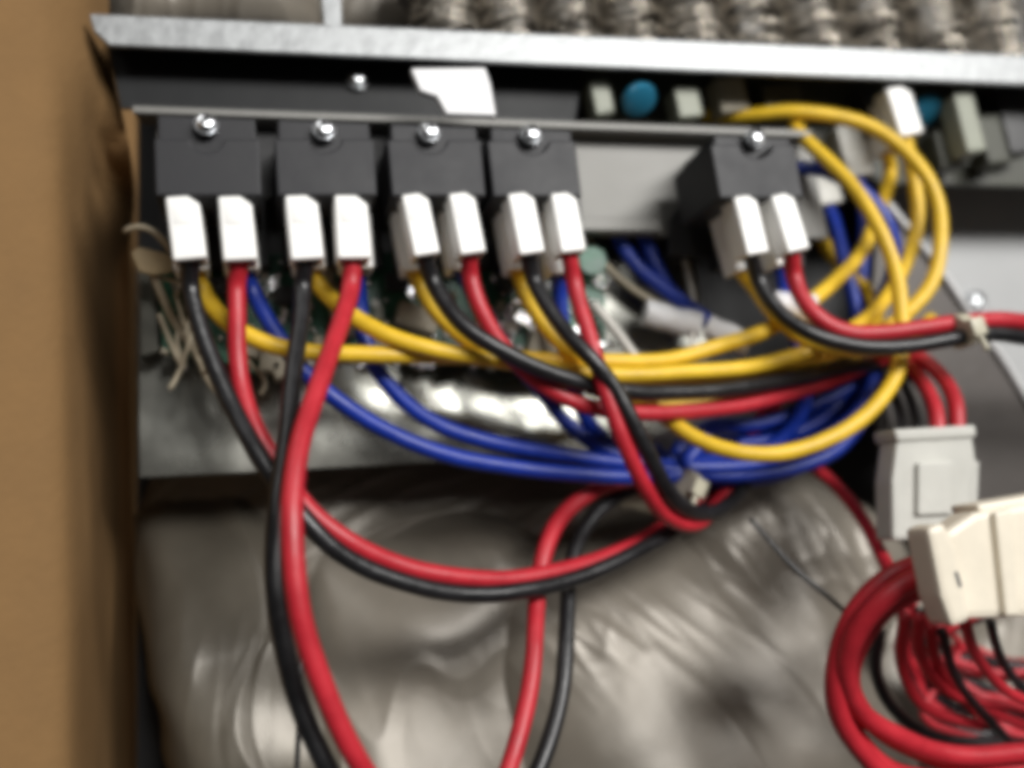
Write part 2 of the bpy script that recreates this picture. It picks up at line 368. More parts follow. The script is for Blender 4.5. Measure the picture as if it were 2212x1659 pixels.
# ------------------------------------------------------------------ wire leads
def housing(top, bot, wpx, Y, depth, parent, mt='nylon_white'):
    """hollow push-on terminal housing, hanging along its own axis"""
    a, b = P(top[0], top[1], Y), P(bot[0], bot[1], Y)
    zax = (a - b).normalized(); h = (a - b).length
    yax = Vector((0, 1, 0)); xax = yax.cross(zax).normalized(); yax = zax.cross(xax)
    wmm = wpx * PXMM(top[0], top[1], Y) * .97
    bm = bmesh.new()
    hw, hd, hh = wmm / 2, depth / 2, h / 2
    cf = wmm * .34
    # plan with one chamfered top corner
    prof = [(-hw, -hh), (hw, -hh), (hw, hh - cf * .85), (hw - cf, hh), (-hw, hh)]
    fr = [bm.verts.new((x, -hd, z)) for x, z in prof]; bk = [bm.verts.new((x, hd, z)) for x, z in prof]
    bm.faces.new(fr); bm.faces.new(list(reversed(bk)))
    for i in range(5): bm.faces.new((fr[i], bk[i], bk[(i + 1) % 5], fr[(i + 1) % 5]))
    bmesh.ops.recalc_face_normals(bm, faces=bm.faces)
    bmesh.ops.bevel(bm, geom=list(bm.edges), offset=.45, segments=3, profile=.5, affect='EDGES', clamp_overlap=True)
    bottom = max((f for f in bm.faces if f.normal.z < -.95), key=lambda f: f.calc_area())
    bmesh.ops.inset_individual(bm, faces=[bottom], thickness=.35, depth=0)
    bmesh.ops.inset_individual(bm, faces=[bottom], thickness=.15, depth=-3.2)
    Rm = Matrix((xax, yax, zax)).transposed(); c = (a + b) / 2
    for v in bm.verts: v.co = Rm @ v.co + c
    hs = from_bm('terminal_housing', bm, mt, parent)
    bm = box_bm((0, 0, 0), wmm * .52, .3, h * .30, None, .14)
    for v in bm.verts: v.co = Rm @ (v.co + Vector((-wmm * .08, -hd + .02, hh * .42))) + c
    from_bm('latch', bm, mt, hs, autosmooth=35)
    return a, b, hs
R0 = 1.58
LG = 'wire leads plugged into the relays'
def lead(label, mt, pts, top=None, bot=None, w=76, Y=-9.2, depth=6.0, r=R0, end=None, group=LG, hm='nylon_white'):
    o = empty('wire_lead', P(*(pts[0][:2]), pts[0][2]), label, 'wire', group)
    if top:
        a, b, _ = housing(top, bot, w, Y, depth, o, hm)
        d = (a - b).normalized()
        path = [b + d * 4.0, b + d * 1.0] + pix(pts)
    else: path = pix(pts)
    if end:
        t2, b2, w2, Y2 = end[:4]; a2, bb2, _ = housing(t2, b2, w2, Y2, 5.5, o, end[4] if len(end) > 4 else 'nylon_white')
        d2 = (a2 - bb2).normalized(); path += [bb2 + d2 * .8, bb2 + d2 * 3.5]
    tube('insulation', path, r, mt, o)
    return o
# front row (black and red)
lead('black wire from the leftmost white terminal, sagging in a low loop paired with red', 'wire_black',
     [(412, 605, -6.5), (424, 680, -7), (452, 770, -8), (500, 875, -10), (560, 985, -13), (625, 1078, -14), (705, 1170, -14), (800, 1234, -12), (900, 1268, -10), (1000, 1281, -8), (1100, 1280, -6), (1200, 1263, -3), (1320, 1220, 1), (1420, 1166, 6), (1500, 1112, 10), (1570, 1070, 13), (1640, 1000, 16), (1700, 900, 20)],
     (396, 435), (413, 570), 74)
lead('red wire from the second white terminal, sagging in a low loop above black', 'wire_red',
     [(509, 610, -6.5), (509, 680, -7), (509, 750, -7), (518, 820, -7.5), (542, 895, -9), (578, 970, -10), (618, 1035, -10), (670, 1105, -11), (745, 1165, -11), (850, 1217, -9), (960, 1246, -7), (1080, 1254, -4), (1200, 1237, -1), (1300, 1207, 3), (1400, 1160, 8), (1500, 1095, 13), (1580, 1030, 17), (1640, 950, 20), (1680, 880, 24)],
     (508, 435), (520, 572), 74)
lead('black wire from the third white terminal, hanging straight down in front', 'wire_black',
     [(655, 610, -7), (650, 680, -9), (640, 760, -12), (630, 840, -15), (620, 920, -18), (610, 1000, -21), (602, 1090, -24), (597, 1180, -25), (597, 1270, -26), (607, 1360, -26), (630, 1460, -26), (665, 1560, -26), (710, 1660, -26), (790, 1800, -24), (920, 1890, -18), (1050, 1840, -12), (1150, 1690, -8), (1190, 1590, -5), (1214, 1490, -2), (1225, 1390, 1), (1228, 1310, 4), (1236, 1230, 7), (1255, 1160, 10), (1290, 1105, 13), (1340, 1070, 16), (1420, 1040, 20)],
     (649, 433), (663, 570), 72)
lead('red wire from the fourth white terminal, nearest the lens, in a long hanging loop', 'wire_red',
     [(760, 605, -8), (748, 660, -11), (726, 725, -15), (700, 795, -20), (674, 875, -24), (653, 955, -28), (640, 1040, -31), (633, 1130, -33), (635, 1220, -34), (645, 1305, -34), (668, 1400, -33), (703, 1500, -32), (748, 1600, -31), (800, 1690, -29), (880, 1780, -25), (980, 1800, -19), (1060, 1740, -14), (1110, 1620, -11), (1140, 1500, -8), (1152, 1400, -5), (1156, 1320, -1), (1164, 1250, 2), (1178, 1185, 4), (1205, 1125, 7), (1250, 1080, 10), (1310, 1050, 13), (1400, 1030, 17)],
     (755, 433), (763, 568), 73, r=1.65)
lead('black wire from the fifth white terminal, sweeping right under the yellow wires', 'wire_black',
     [(932, 600, -6.5), (955, 645, -7.5), (995, 697, -9), (1060, 744, -10), (1130, 782, -10), (1205, 812, -9), (1280, 832, -8), (1360, 845, -7), (1450, 849, -5), (1550, 843, -3), (1650, 830, 0), (1750, 812, 3), (1850, 790, 7), (1930, 790, 10), (1990, 830, 12), (2020, 900, 13), (2030, 980, 14)],
     (890, 429), (918, 560), 58)
lead('red wire from the sixth white terminal, sweeping right beneath the black one', 'wire_red',
     [(1012, 590, -6.5), (1025, 640, -7), (1048, 690, -7), (1082, 745, -6.5), (1125, 795, -6), (1180, 840, -6), (1245, 872, -6), (1320, 890, -5), (1420, 895, -3), (1520, 886, -1), (1620, 870, 2), (1720, 848, 5), (1820, 815, 8), (1900, 780, 8), (1970, 770, 5), (2030, 810, 0), (2062, 870, -5), (2068, 945, -7)],
     (990, 427), (1016, 557), 57)
lead('black wire from the seventh white terminal, slanting down beside a red one', 'wire_black',
     [(1150, 596, -6.5), (1180, 655, -8), (1222, 715, -10), (1272, 768, -12), (1324, 835, -12), (1362, 905, -12), (1396, 975, -11), (1430, 1040, -8), (1466, 1085, -4), (1515, 1110, 3), (1570, 1090, 9), (1630, 1020, 14), (1690, 930, 20)],
     (1116, 427), (1142, 557), 57)
lead('red wire from the eighth white terminal, slanting down beside a black one', 'wire_red',
     [(1236, 600, -7), (1250, 660, -8), (1268, 715, -9), (1286, 775, -10), (1308, 845, -11), (1334, 920, -11), (1362, 990, -10), (1396, 1056, -7), (1436, 1106, -2), (1500, 1130, 4), (1555, 1085, 10), (1605, 1010, 15), (1640, 920, 20), (1660, 860, 26)],
     (1207, 427), (1230, 553), 56)
lead('black wire from the ninth white terminal, curving off to the right edge', 'wire_black',
     [(1634, 595, -6.5), (1658, 645, -7.5), (1698, 690, -9), (1760, 726, -11), (1830, 745, -12), (1900, 752, -13), (1980, 748, -14), (2060, 733, -15), (2130, 722, -15), (2212, 728, -14), (2330, 750, -10), (2620, 830, 0)],
     (1594, 433), (1624, 557), 50)
lead('red wire from the tenth white terminal, curving off to the right edge', 'wire_red',
     [(1712, 590, -6.5), (1728, 640, -7.5), (1762, 685, -9), (1820, 718, -10), (1890, 722, -11), (1970, 713, -12), (2050, 699, -13), (2130, 692, -13), (2212, 696, -12), (2330, 710, -8), (2620, 770, 2)],
     (1673, 429), (1711, 550), 50, r=1.7)

# rear row (yellow and blue)
lead('yellow wire from behind the leftmost terminal, lowest at left in the yellow sweep', 'wire_yellow',
     [(437, 622, 2.5), (458, 662, 1), (500, 706, -1), (560, 738, -2), (630, 756, -2), (710, 764, -2), (820, 768, -2), (940, 770, -1.5), (1050, 772, -1), (1150, 776, 0), (1250, 780, 0), (1350, 782, 0), (1450, 774, 1), (1550, 752, 2), (1640, 720, 3), (1720, 674, 5), (1800, 610, 8), (1860, 545, 11), (1895, 470, 14), (1915, 410, 17), (1922, 370, 19)],
     (402, 436), (416, 594), 76, Y=0.4, end=((1893, 235), (1918, 335), 46, 16))
lead('blue wire from behind the second terminal, the lower of two long blue sags', 'wire_blue',
     [(542, 622, 2.5), (563, 668, 1.5), (598, 722, 0.5), (648, 788, 0), (712, 852, 0), (790, 908, 1), (880, 952, 2), (980, 986, 3), (1100, 1010, 4), (1220, 1024, 5), (1350, 1030, 6), (1470, 1026, 8), (1600, 1016, 10), (1720, 1000, 12), (1810, 962, 13), (1870, 895, 14), (1895, 810, 16), (1890, 720, 20), (1865, 640, 22)],
     (508, 436), (524, 592), 77, Y=0.4)
lead('yellow wire from behind the third terminal, passing under the slanted red wire', 'wire_yellow',
     [(690, 618, 2), (722, 652, 0), (775, 692, -2), (845, 728, -4), (925, 752, -5), (1020, 772, -5), (1130, 788, -4), (1240, 800, -4), (1350, 808, -3), (1450, 808, -2), (1550, 802, -1), (1650, 788, 0), (1740, 764, 0), (1820, 726, 2), (1890, 672, 4), (1940, 605, 7), (1972, 530, 9), (1982, 460, 10), (1975, 390, 10), (1964, 335, 9.5)],
     (652, 434), (668, 590), 74, Y=0.4, end=((1924, 198), (1956, 300), 52, 9))
lead('blue wire from behind the fourth terminal, the upper of two long blue sags', 'wire_blue',
     [(776, 625, 3), (780, 690, 4), (794, 755, 4), (826, 818, 4), (880, 876, 5), (950, 920, 6), (1040, 950, 6), (1140, 970, 7), (1250, 986, 8), (1370, 1004, 9), (1490, 1010, 11), (1620, 990, 14), (1740, 945, 17), (1820, 880, 19), (1858, 800, 21), (1862, 720, 24)],
     (758, 434), (768, 588), 76, Y=0.4)
lead('yellow wire from behind the fifth terminal, later the outermost big yellow loop', 'wire_yellow',
     [(905, 610, 2.5), (930, 655, 1.5), (975, 705, 0), (1040, 750, -1.5), (1120, 782, -1), (1230, 808, 0), (1350, 822, 1), (1470, 824, 2), (1590, 812, 3), (1700, 790, 4), (1800, 765, 3), (1890, 725, 2), (1965, 672, 1), (2016, 605, 1), (2034, 520, 1), (2026, 440, 2), (1995, 372, 3), (1940, 312, 5), (1870, 270, 7), (1790, 250, 9), (1700, 243, 12), (1620, 252, 16), (1560, 252, 20), (1510, 248, 24)],
     (866, 434), (896, 592), 60, Y=0.4)
lead('blue wire from behind the sixth terminal, mostly hidden behind red', 'wire_blue',
     [(1012, 620, 4), (1050, 690, 6), (1100, 765, 7), (1160, 835, 8), (1215, 900, 9), (1275, 955, 9), (1350, 992, 9), (1460, 1018, 8), (1580, 1030, 8), (1700, 1015, 9), (1800, 975, 10), (1860, 905, 12), (1880, 830, 15)],
     (966, 434), (994, 590), 58, Y=0.4)
lead('yellow wire from behind the seventh terminal, joining the sweep near the centre', 'wire_yellow',
     [(1128, 612, 2), (1148, 660, 0.5), (1185, 712, -1), (1240, 765, -2), (1300, 820, 0), (1370, 862, 2), (1430, 898, 1), (1490, 940, -2), (1570, 972, -5), (1660, 980, -7), (1750, 965, -8), (1830, 930, -8), (1890, 880, -8), (1930, 820, -7), (1948, 750, -6), (1948, 680, -5), (1940, 600, -4), (1915, 525, -3), (1878, 455, -1), (1838, 400, 1), (1785, 345, 5), (1745, 308, 9), (1715, 270, 14)],
     (1092, 434), (1120, 590), 58, Y=0.4)
lead('blue wire from behind the eighth terminal, dropping straight behind red', 'wire_blue',
     [(1206, 625, 3), (1212, 680, 4), (1222, 745, 5), (1238, 820, 7), (1262, 895, 9), (1310, 955, 11), (1390, 1000, 12), (1500, 1035, 12), (1620, 1040, 12), (1730, 1010, 14), (1800, 950, 17)],
     (1182, 434), (1206, 598), 57, Y=0.4)
lead('yellow wire from behind the ninth terminal, short stub beside the black wire', 'wire_yellow',
     [(1622, 612, 2.5), (1652, 655, 1), (1690, 695, 0), (1745, 735, -1), (1815, 756, -2), (1890, 755, -1), (1960, 735, 3), (2010, 690, 10)],
     (1560, 448), (1600, 590), 46, Y=1.5)
lead('blue wire from behind the tenth terminal, dropping into the blue bundle', 'wire_blue',
     [(1690, 600, 3), (1700, 655, 4), (1716, 725, 5), (1735, 800, 6), (1740, 870, 8), (1700, 940, 11), (1620, 990, 14), (1540, 1020, 17)],
     (1650, 446), (1686, 578), 46, Y=1.5)

LB = 'loose wires of the bundle on the right'
lead('blue wire arching over the small connectors beside the yellow loops', 'wire_blue',
     [(1700, 362, 14), (1760, 366, 10), (1820, 386, 6), (1875, 425, 4), (1915, 478, 3), (1932, 535, 4), (1924, 600, 8), (1896, 665, 13), (1870, 740, 17), (1862, 830, 19), (1840, 900, 20)], group=LB, r=1.65)
lead('blue wire hanging from the small grey connector under the blue arch', 'wire_blue',
     [(1797, 466, 19), (1808, 510, 17), (1824, 565, 15), (1840, 630, 14), (1850, 700, 14), (1850, 780, 15), (1820, 860, 15), (1760, 915, 14), (1680, 950, 14), (1590, 960, 16)],
     (1764, 378), (1784, 448), 52, Y=20, group=LB, hm='nylon_grey')
lead('blue wire hanging from the grey connector left of the yellow crossing', 'wire_blue',
     [(1862, 420, 20), (1868, 480, 19), (1862, 560, 18), (1858, 640, 18), (1862, 720, 18), (1850, 800, 18), (1800, 880, 18), (1700, 935, 18), (1600, 930, 20)],
     (1818, 280), (1848, 388), 58, Y=21, group=LB, hm='nylon_grey')
lead('short yellow wire stub standing up between blue wires', 'wire_yellow',
     [(1772, 510, 24), (1790, 545, 22), (1830, 590, 20), (1872, 630, 16), (1893, 680, 12), (1870, 720, 10), (1800, 752, 8), (1720, 778, 6)], group=LB)
lead('dark blue wire behind the bare bracket, left of its pair', 'wire_blue',
     [(1316, 455, 17), (1340, 520, 16.5), (1375, 575, 15.5), (1425, 618, 14.5), (1480, 655, 14), (1560, 720, 14)], group=LB)
lead('dark blue wire behind the bare bracket, right of its pair', 'wire_blue',
     [(1366, 455, 18), (1391, 515, 17), (1416, 575, 16), (1448, 635, 16), (1510, 710, 18)], group=LB)
for i, (dy, dY, lab) in enumerate([(0, 12, 'lowest blue wire of the dense bundle under the yellow loop'), (-34, 16, 'middle blue wire of the dense bundle under the yellow loop'), (-72, 20, 'blue wire highest in the dense bundle, partly behind yellow'), (-104, 13, 'blue wire crossing the dense bundle just under the red wire'), (-20, 7, 'front blue wire of the dense bundle below the yellow loop')]):
    lead(lab, 'wire_blue', [(1290 + i * 60, 985 - i * 10, dY), (1400 + i * 20, 1015 + dy * .3, dY), (1520, 1032 + dy, dY), (1640, 1022 + dy, dY), (1750, 985 + dy, dY), (1830, 925 + dy * .8, dY + 1), (1880, 845 + dy * .5, dY + 3), (1900, 760, dY + 6)], group=LB)
lead('yellow wire low in the sweep under the red and black pair', 'wire_yellow',
     [(1270, 840, 10), (1350, 862, 9), (1440, 876, 7), (1540, 872, 6), (1640, 858, 7), (1740, 836, 9), (1830, 800, 12), (1900, 740, 16)], group=LB)
lead('red wire running down behind the blue bundle to the thick red cable', 'wire_red',
     [(1640, 900, 26), (1700, 960, 22), (1760, 1010, 18), (1815, 1060, 13), (1862, 1120, 5), (1900, 1190, -4), (1925, 1240, -12)], group=LB, r=1.4)
lead('red wire curving into the left side of the grey connector', 'wire_red',
     [(1850, 770, 14), (1920, 772, 8), (1970, 795, 2), (2005, 845, -3), (2022, 900, -6), (2025, 950, -7)], group=LB)
for i, (x, lab) in enumerate([(1935, 'black wire left of the grey connector, in deep shadow'), (1965, 'black wire beside the red pair, dropping to the grey connector')]):
    lead(lab, 'wire_black', [(x - 60, 770, 18 + i), (x - 30, 810, 14 + i), (x + 4, 870, 8 + i), (x + 20, 940, 5), (x + 24, 1010, 6)], group=LB, r=1.2)

# ------------------------------------------------------------------ board behind the wires
pcb = empty('circuit_board', P(800, 800, 20), 'green circuit board with shiny solder joints behind the hanging wires', 'circuit board')
prism('board', [(340, 552), (1305, 540), (1308, 770), (1240, 812), (1120, 806), (1060, 768), (900, 772), (860, 742), (700, 746), (640, 800), (520, 806), (470, 770), (352, 766)], 14, 15.4, 'pcb_green', pcb, bevel=0.15)
bm = bmesh.new()
for i in range(420):
    px = random.uniform(380, 1290); py = random.uniform(565, 795)
    if random.random() < .5: px = random.choice([590, 800, 905, 1040, 1090, 1140, 1270]) + random.gauss(0, 24)
    c = P(px, py, 13.8); r = random.uniform(.35, 1.0)
    m_ = bmesh.ops.create_icosphere(bm, subdivisions=1, radius=r)
    for v in m_['verts']: v.co = Vector((v.co.x, v.co.y * 1.6, v.co.z * random.uniform(.9, 1.2))) + c
from_bm('solder_joints', bm, 'solder', pcb, smooth=True, kind='stuff')
for px, py, wx, wy in [(585, 770, 46, 74), (545, 745, 40, 60), (610, 800, 44, 40), (745, 690, 60, 70), (900, 690, 90, 50), (1170, 748, 60, 60), (960, 655, 46, 40), (430, 640, 46, 90), (690, 600, 60, 46)]:
    k = PXMM(px, py, 12)
    box('component', P(px, py, 12.2), wx * k, 4.6, wy * k, 'comp_beige', pcb, Matrix.Rotation(random.uniform(-.5, .5), 4, 'Y'), .4)
lathe('capacitor', [(2.7, 0), (2.7, 7), (2.4, 7.6), (0.1, 7.6)], P(1092, 612, 14), (0, -1, 0), 'comp_black', pcb)
lathe('capacitor', [(3.2, 0), (3.2, 7), (2.9, 7.6), (0.1, 7.6)], P(1256, 584, 14), (0, -1, 0), 'pcb_green', pcb)
for px, py, s in [(1128, 690, 1), (1115, 655, .6), (1150, 715, .55)]:
    box('crystal_can', P(px, py, 12.4), 4.2 * s, 2.6, 3.0 * s, 'solder', pcb, Matrix.Rotation(.5, 4, 'Y'), .5)
for q in range(46):
    px, py = random.choice([370, 580, 700, 860, 980, 1075, 1150, 1280]) + random.gauss(0, 30), random.uniform(572, 790)
    box('surface_part', P(px, py, 13.4), random.uniform(1.2, 3.2), random.uniform(1.0, 2.4), random.uniform(.9, 2.0), random.choice(['comp_beige', 'comp_pale', 'comp_black', 'solder', 'solder', 'nylon_grey']), pcb, Matrix.Rotation(random.choice([0, 1.57, .5]), 4, 'Y'), .15)
for px, py in [(480, 620), (620, 640), (860, 610), (1000, 760), (820, 740)]:
    box('chip', P(px, py, 13.2), 5.0, 1.8, 3.6, 'comp_black', pcb, None, .2)

rb = empty('rear_circuit_board', P(1650, 330, 46), 'olive power board behind the bracket with blue discs and pale blocks', 'circuit board')
prism('board', [(1262, 140), (2600, 198), (2600, 410), (1262, 380)], 23, 24.4, 'pcb_olive', rb, bevel=0.1)
for px, py, rr, yd in [(1380, 216, 3.9, 6), (1998, 240, 4.3, 15)]:
    c = P(px, py, yd); prof = [(.1, -1.3), (rr * .6, -1.25), (rr * .93, -.8), (rr, 0), (rr * .93, .8), (rr * .6, 1.25), (.1, 1.3)]
    lathe('disc_capacitor', prof, c, (0.15, -.75, -1), 'cap_blue', rb, n=36)
for px, py, wx, wy, Y, mt in [(1292, 222, 40, 74, 14, 'comp_pale'), (1476, 232, 50, 62, 14, 'comp_pale'), (1570, 215, 60, 70, 18, 'comp_beige'), (2078, 275, 40, 110, 12, 'comp_pale'), (2130, 310, 46, 90, 18, 'pcb_olive'), (1870, 250, 30, 90, 18, 'comp_black'), (2175, 265, 50, 130, 18, 'comp_black'), (2040, 330, 60, 70, 18, 'pcb_olive'), (1680, 225, 80, 60, 18, 'dull_steel')]:
    k = PXMM(px, py, Y); box('component', P(px, py, Y), wx * k, 6, wy * k, mt, rb, Matrix.Rotation(-.12, 4, 'Y'), .5)

# ------------------------------------------------------------------ tags, ties, small wires
wt = tag(prism('white_tag', [(888, 148), (1048, 146), (1060, 182), (1072, 250), (965, 246), (944, 208), (908, 196)], -5.6, -3.6, 'paper_white', None, bevel=.3), 'bright white plastic tag hanging under the rail above the relays', 'tag')
tg = tag(prism('tan_tag', [(283, 546), (300, 534), (352, 546), (378, 556), (372, 588), (330, 594), (300, 586)], 6, 7, 'tan_tape', None, bevel=.2), 'small tan paper tag beside the leftmost terminal', 'tag')
tag(tube('cream_string', pix([(270, 500, 6), (296, 488, 4), (325, 494, 3), (352, 520, 4), (372, 548, 7)]), .55, 'wire_cream', None), 'thin cream string looping left of the first white terminal', 'string')
tag(tube('cream_string', pix([(330, 590, 8), (350, 640, 10), (372, 690, 12), (405, 735, 13), (432, 770, 12), (446, 805, 10), (462, 838, 9), (485, 858, 9)]), .75, 'wire_cream', None), 'long cream string trailing down the left of the circuit board', 'string')
tag(tube('cream_string', pix([(345, 680, 14), (380, 770, 12), (400, 800, 12), (380, 740, 12), (400, 690, 13), (430, 740, 11), (455, 815, 10), (470, 850, 8)]), .5, 'wire_cream', None), 'knotted thin cream string left of the black wire', 'string')
for q, lab in enumerate(['fine cream thread nearest the cardboard in the thread tangle', 'fine cream thread crossing behind the first black wire', 'fine cream thread curling under the leftmost yellow wire', 'fine cream thread ending beside the first red wire']):
    rq = random.Random(40 + q); x_, y_ = 345 + q * 40, 600 + q * 25; pts_ = []
    for t_ in range(8):
        pts_.append((x_, y_, 9 + rq.uniform(-2, 2))); x_ += rq.uniform(-22, 42); y_ += rq.uniform(6, 44)
    tag(tube('cream_string', pix(pts_), .42, 'wire_cream', None), lab, 'string')
tag(tube('white_wire', pix([(1262, 500, 22), (1285, 545, 20), (1320, 590, 19), (1365, 625, 18), (1410, 650, 17), (1470, 670, 17)]), .75, 'wire_cream', None), 'thin cream wire running from the bracket to the paper sleeve', 'wire')
tag(tube('white_wire', pix([(1280, 655, 12), (1310, 690, 11), (1345, 730, 10), (1370, 765, 9), (1395, 790, 9), (1430, 830, 9)]), 1.0, 'wire_white', None), 'thin white wire going under the yellow sweep at the centre', 'wire')
tag(tube('white_wire', pix([(1478, 560, 16), (1490, 610, 15), (1500, 660, 14), (1496, 720, 12), (1490, 780, 9)]), .6, 'wire_white', None), 'thin white wire hanging below the dark shadow plate', 'wire')
def wrap(label, a, b, r, mt, name='paper_sleeve', cat='sleeve'):
    A, B = P(*a), P(*b); d = (B - A); n = 20
    path = [A.lerp(B, k / n) for k in range(n + 1)]
    bm = tube_bm(path, lambda t: r * (1 + .06 * noise.noise(Vector((t * 6, r, A.x)))), 22)
    for v in bm.verts: v.co += noise.noise_vector(v.co * .35) * .45
    return tag(from_bm(name, bm, mt, None, autosmooth=50), label, cat)
wrap('white paper sleeve wrapped round the blue pair below the bracket', (1392, 676, 15), (1510, 705, 13), 2.9, 'paper_white')
wrap('second white sleeve just above the yellow sweep', (1528, 705, 12), (1620, 748, 9), 2.6, 'paper_white')
wrap('white sleeve behind the tenth red wire', (1672, 662, 4), (1760, 668, 1), 3.2, 'paper_white')
def band(label, c, axis, r, wd, mt='tie_cream', head=1.0):
    o = empty('cable_tie', P(*c), label, 'cable tie', 'cable ties')
    A = P(*c); ax_ = Vector(axis).normalized()
    lathe('strap', [(r * .9, -wd / 2), (r, -wd / 2 + .1), (r, wd / 2 - .1), (r * .9, wd / 2)], A, ax_, mt, o, n=28)
    side = Vector((0, -1, 0)); side = (side - ax_ * side.dot(ax_)).normalized()
    upv = ax_.cross(side)
    Rm = Matrix((ax_, side, upv)).transposed().to_4x4()
    bm = box_bm((0, 0, 0), wd * 1.25 * head, 2.2 * head, 3.6 * head, None, .35)
    for v in bm.verts: v.co = Rm @ v.co + A + side * (r + .6)
    from_bm('head', bm, mt, o, autosmooth=40)
    tail = [A + side * (r + .8) + upv * k for k in (1.0, 3.0, 5.0)]
    tail = [p + side * (.12 * i * i) + ax_ * .2 * i for i, p in enumerate(tail)]
    tube('tail', tail, .55, mt, o, n=8)
    return o
band('cream cable tie round the red and black pair at the right edge', (2076, 716, -14), (1, .05, .22), 3.4, 2.6)
band('cream cable tie low where the slanted pair meets the low loop', (1480, 1050, 6), (1, .3, -.6), 3.6, 2.4)
wrap('olive plastic clip half hidden under the blue bundle', (1340, 1062, 20), (1410, 1075, 20), 3.4, 'tie_cream', 'cable_clip', 'clip')

# ------------------------------------------------------------------ connectors on the right
gc = empty('grey_connector', P(2015, 1165, -8), 'grey white plug connector with red wires entering its top', 'connector')
prism('shell', [(1940, 940), (2100, 930), (2112, 1010), (2098, 1070), (2100, 1160), (1930, 1168), (1928, 1040)], -13, -7, 'nylon_grey', gc, bevel=.9)
prism('latch', [(1985, 1000), (2060, 996), (2062, 1110), (1984, 1114)], -14.2, -12.8, 'nylon_grey', gc, bevel=.4)
prism('side_rib', [(2098, 1000), (2116, 996), (2112, 1100), (2094, 1104)], -10, -4, 'nylon_grey', gc, bevel=.4)
prism('rim', [(1932, 928), (2108, 918), (2110, 944), (1940, 954)], -13.8, -6.4, 'nylon_grey', gc, bevel=.6)
cc = empty('cream_connector', P(2100, 1350, -35), 'large cream plug connector at the right edge with a thick red cable', 'connector')
prism('shell', [(2042, 1150), (2105, 1108), (2470, 1044), (2470, 1325), (2180, 1335), (2072, 1338)], -44, -38, 'nylon_cream', cc, bevel=1.2)
prism('rim', [(2004, 1142), (2040, 1128), (2066, 1180), (2098, 1340), (2058, 1356), (2034, 1290)], -46, -40, 'nylon_cream', cc, bevel=1.0)
prism('rib', [(2150, 1108), (2186, 1100), (2206, 1330), (2174, 1332)], -45.2, -43.5, 'nylon_cream', cc, bevel=.5)
prism('latch', [(2110, 1090), (2212, 1072), (2400, 1042), (2400, 1084), (2124, 1124)], -43, -36, 'nylon_cream', cc, bevel=.8)
prism('marking', [(2062, 1236), (2069, 1235), (2079, 1268), (2072, 1269)], -46.12, -45.9, 'ink', cc, bevel=0)

CG = 'red wires into the cream connector'
cable = [((2030, 1208, -34), (1960, 1228, -33), (1895, 1268, -31), (1842, 1330, -29), (1812, 1410, -27), (1805, 1490, -25), (1822, 1560, -23), (1860, 1625, -21), (1930, 1690, -19), (2050, 1730, -18)),
         ((2030, 1236, -37), (1965, 1256, -36), (1900, 1300, -34), (1850, 1362, -31), (1826, 1430, -28), (1830, 1490, -25), (1868, 1545, -22), (1930, 1588, -20), (2010, 1620, -18), (2110, 1632, -17), (2260, 1622, -16)),
         ((2030, 1262, -33), (1970, 1282, -31), (1912, 1322, -28), (1866, 1380, -25), (1840, 1440, -22), (1842, 1500, -19), (1880, 1560, -17), (1960, 1612, -15), (2080, 1652, -14), (2260, 1660, -13)),
         ((2030, 1222, -29), (1965, 1240, -28), (1900, 1282, -26), (1852, 1340, -24), (1826, 1420, -22), (1822, 1500, -20), (1850, 1590, -18), (1920, 1660, -17), (2040, 1690, -16), (2260, 1700, -16))]
for pts, lab in zip(cable, ['outer red wire of the thick red cable, sweeping lowest', 'red wire crossing the front of the thick red cable', 'inner red wire of the thick red cable', 'red wire at the back of the thick red cable']):
    tag(tube('red_wire', pix(pts), 1.75, 'wire_red', None), lab, 'wire', CG)
inner = [((2085, 1345, -30), (2100, 1400, -27), (2130, 1450, -24), (2170, 1490, -21), (2290, 1545, -18), 'thin bright red wire dropping from under the cream connector', 'wire_red', 1.0),
         ((1955, 1330, -20), (1945, 1400, -16), (1960, 1470, -12), (2000, 1530, -9), (2120, 1570, -6), 'dark red wire inside the curve of the thick cable', 'wire_red', 1.1),
         ((1985, 1330, -18), (1985, 1400, -14), (2010, 1455, -10), (2060, 1500, -7), (2250, 1540, -4), 'dark red wire under the cream connector, second inside the curve', 'wire_red', 1.1),
         ((2010, 1350, -16), (2020, 1420, -12), (2060, 1480, -8), (2130, 1530, -5), (2280, 1590, -2), 'dark red wire under the cream connector, nearest the black one', 'wire_red', 1.1),
         ((2035, 1360, -18), (2050, 1430, -16), (2080, 1490, -13), (2120, 1540, -10), (2200, 1620, -6), 'thin black wire dropping from under the cream connector', 'wire_black', 0.9),
         ((2140, 1345, -22), (2155, 1400, -19), (2180, 1450, -16), (2212, 1490, -13), (2300, 1540, -10), 'thin black wire nearest the right edge under the connector', 'wire_black', 0.9),
         ((1900, 1360, -6), (1890, 1440, -4), (1920, 1520, -2), (2000, 1585, 0), (2260, 1610, 2), 'black wire in the shadow inside the thick red curve', 'wire_black', 1.2)]
rt = random.Random(5)
words = ['lowest', 'second lowest', 'third', 'fourth', 'fifth', 'sixth', 'seventh', 'highest']
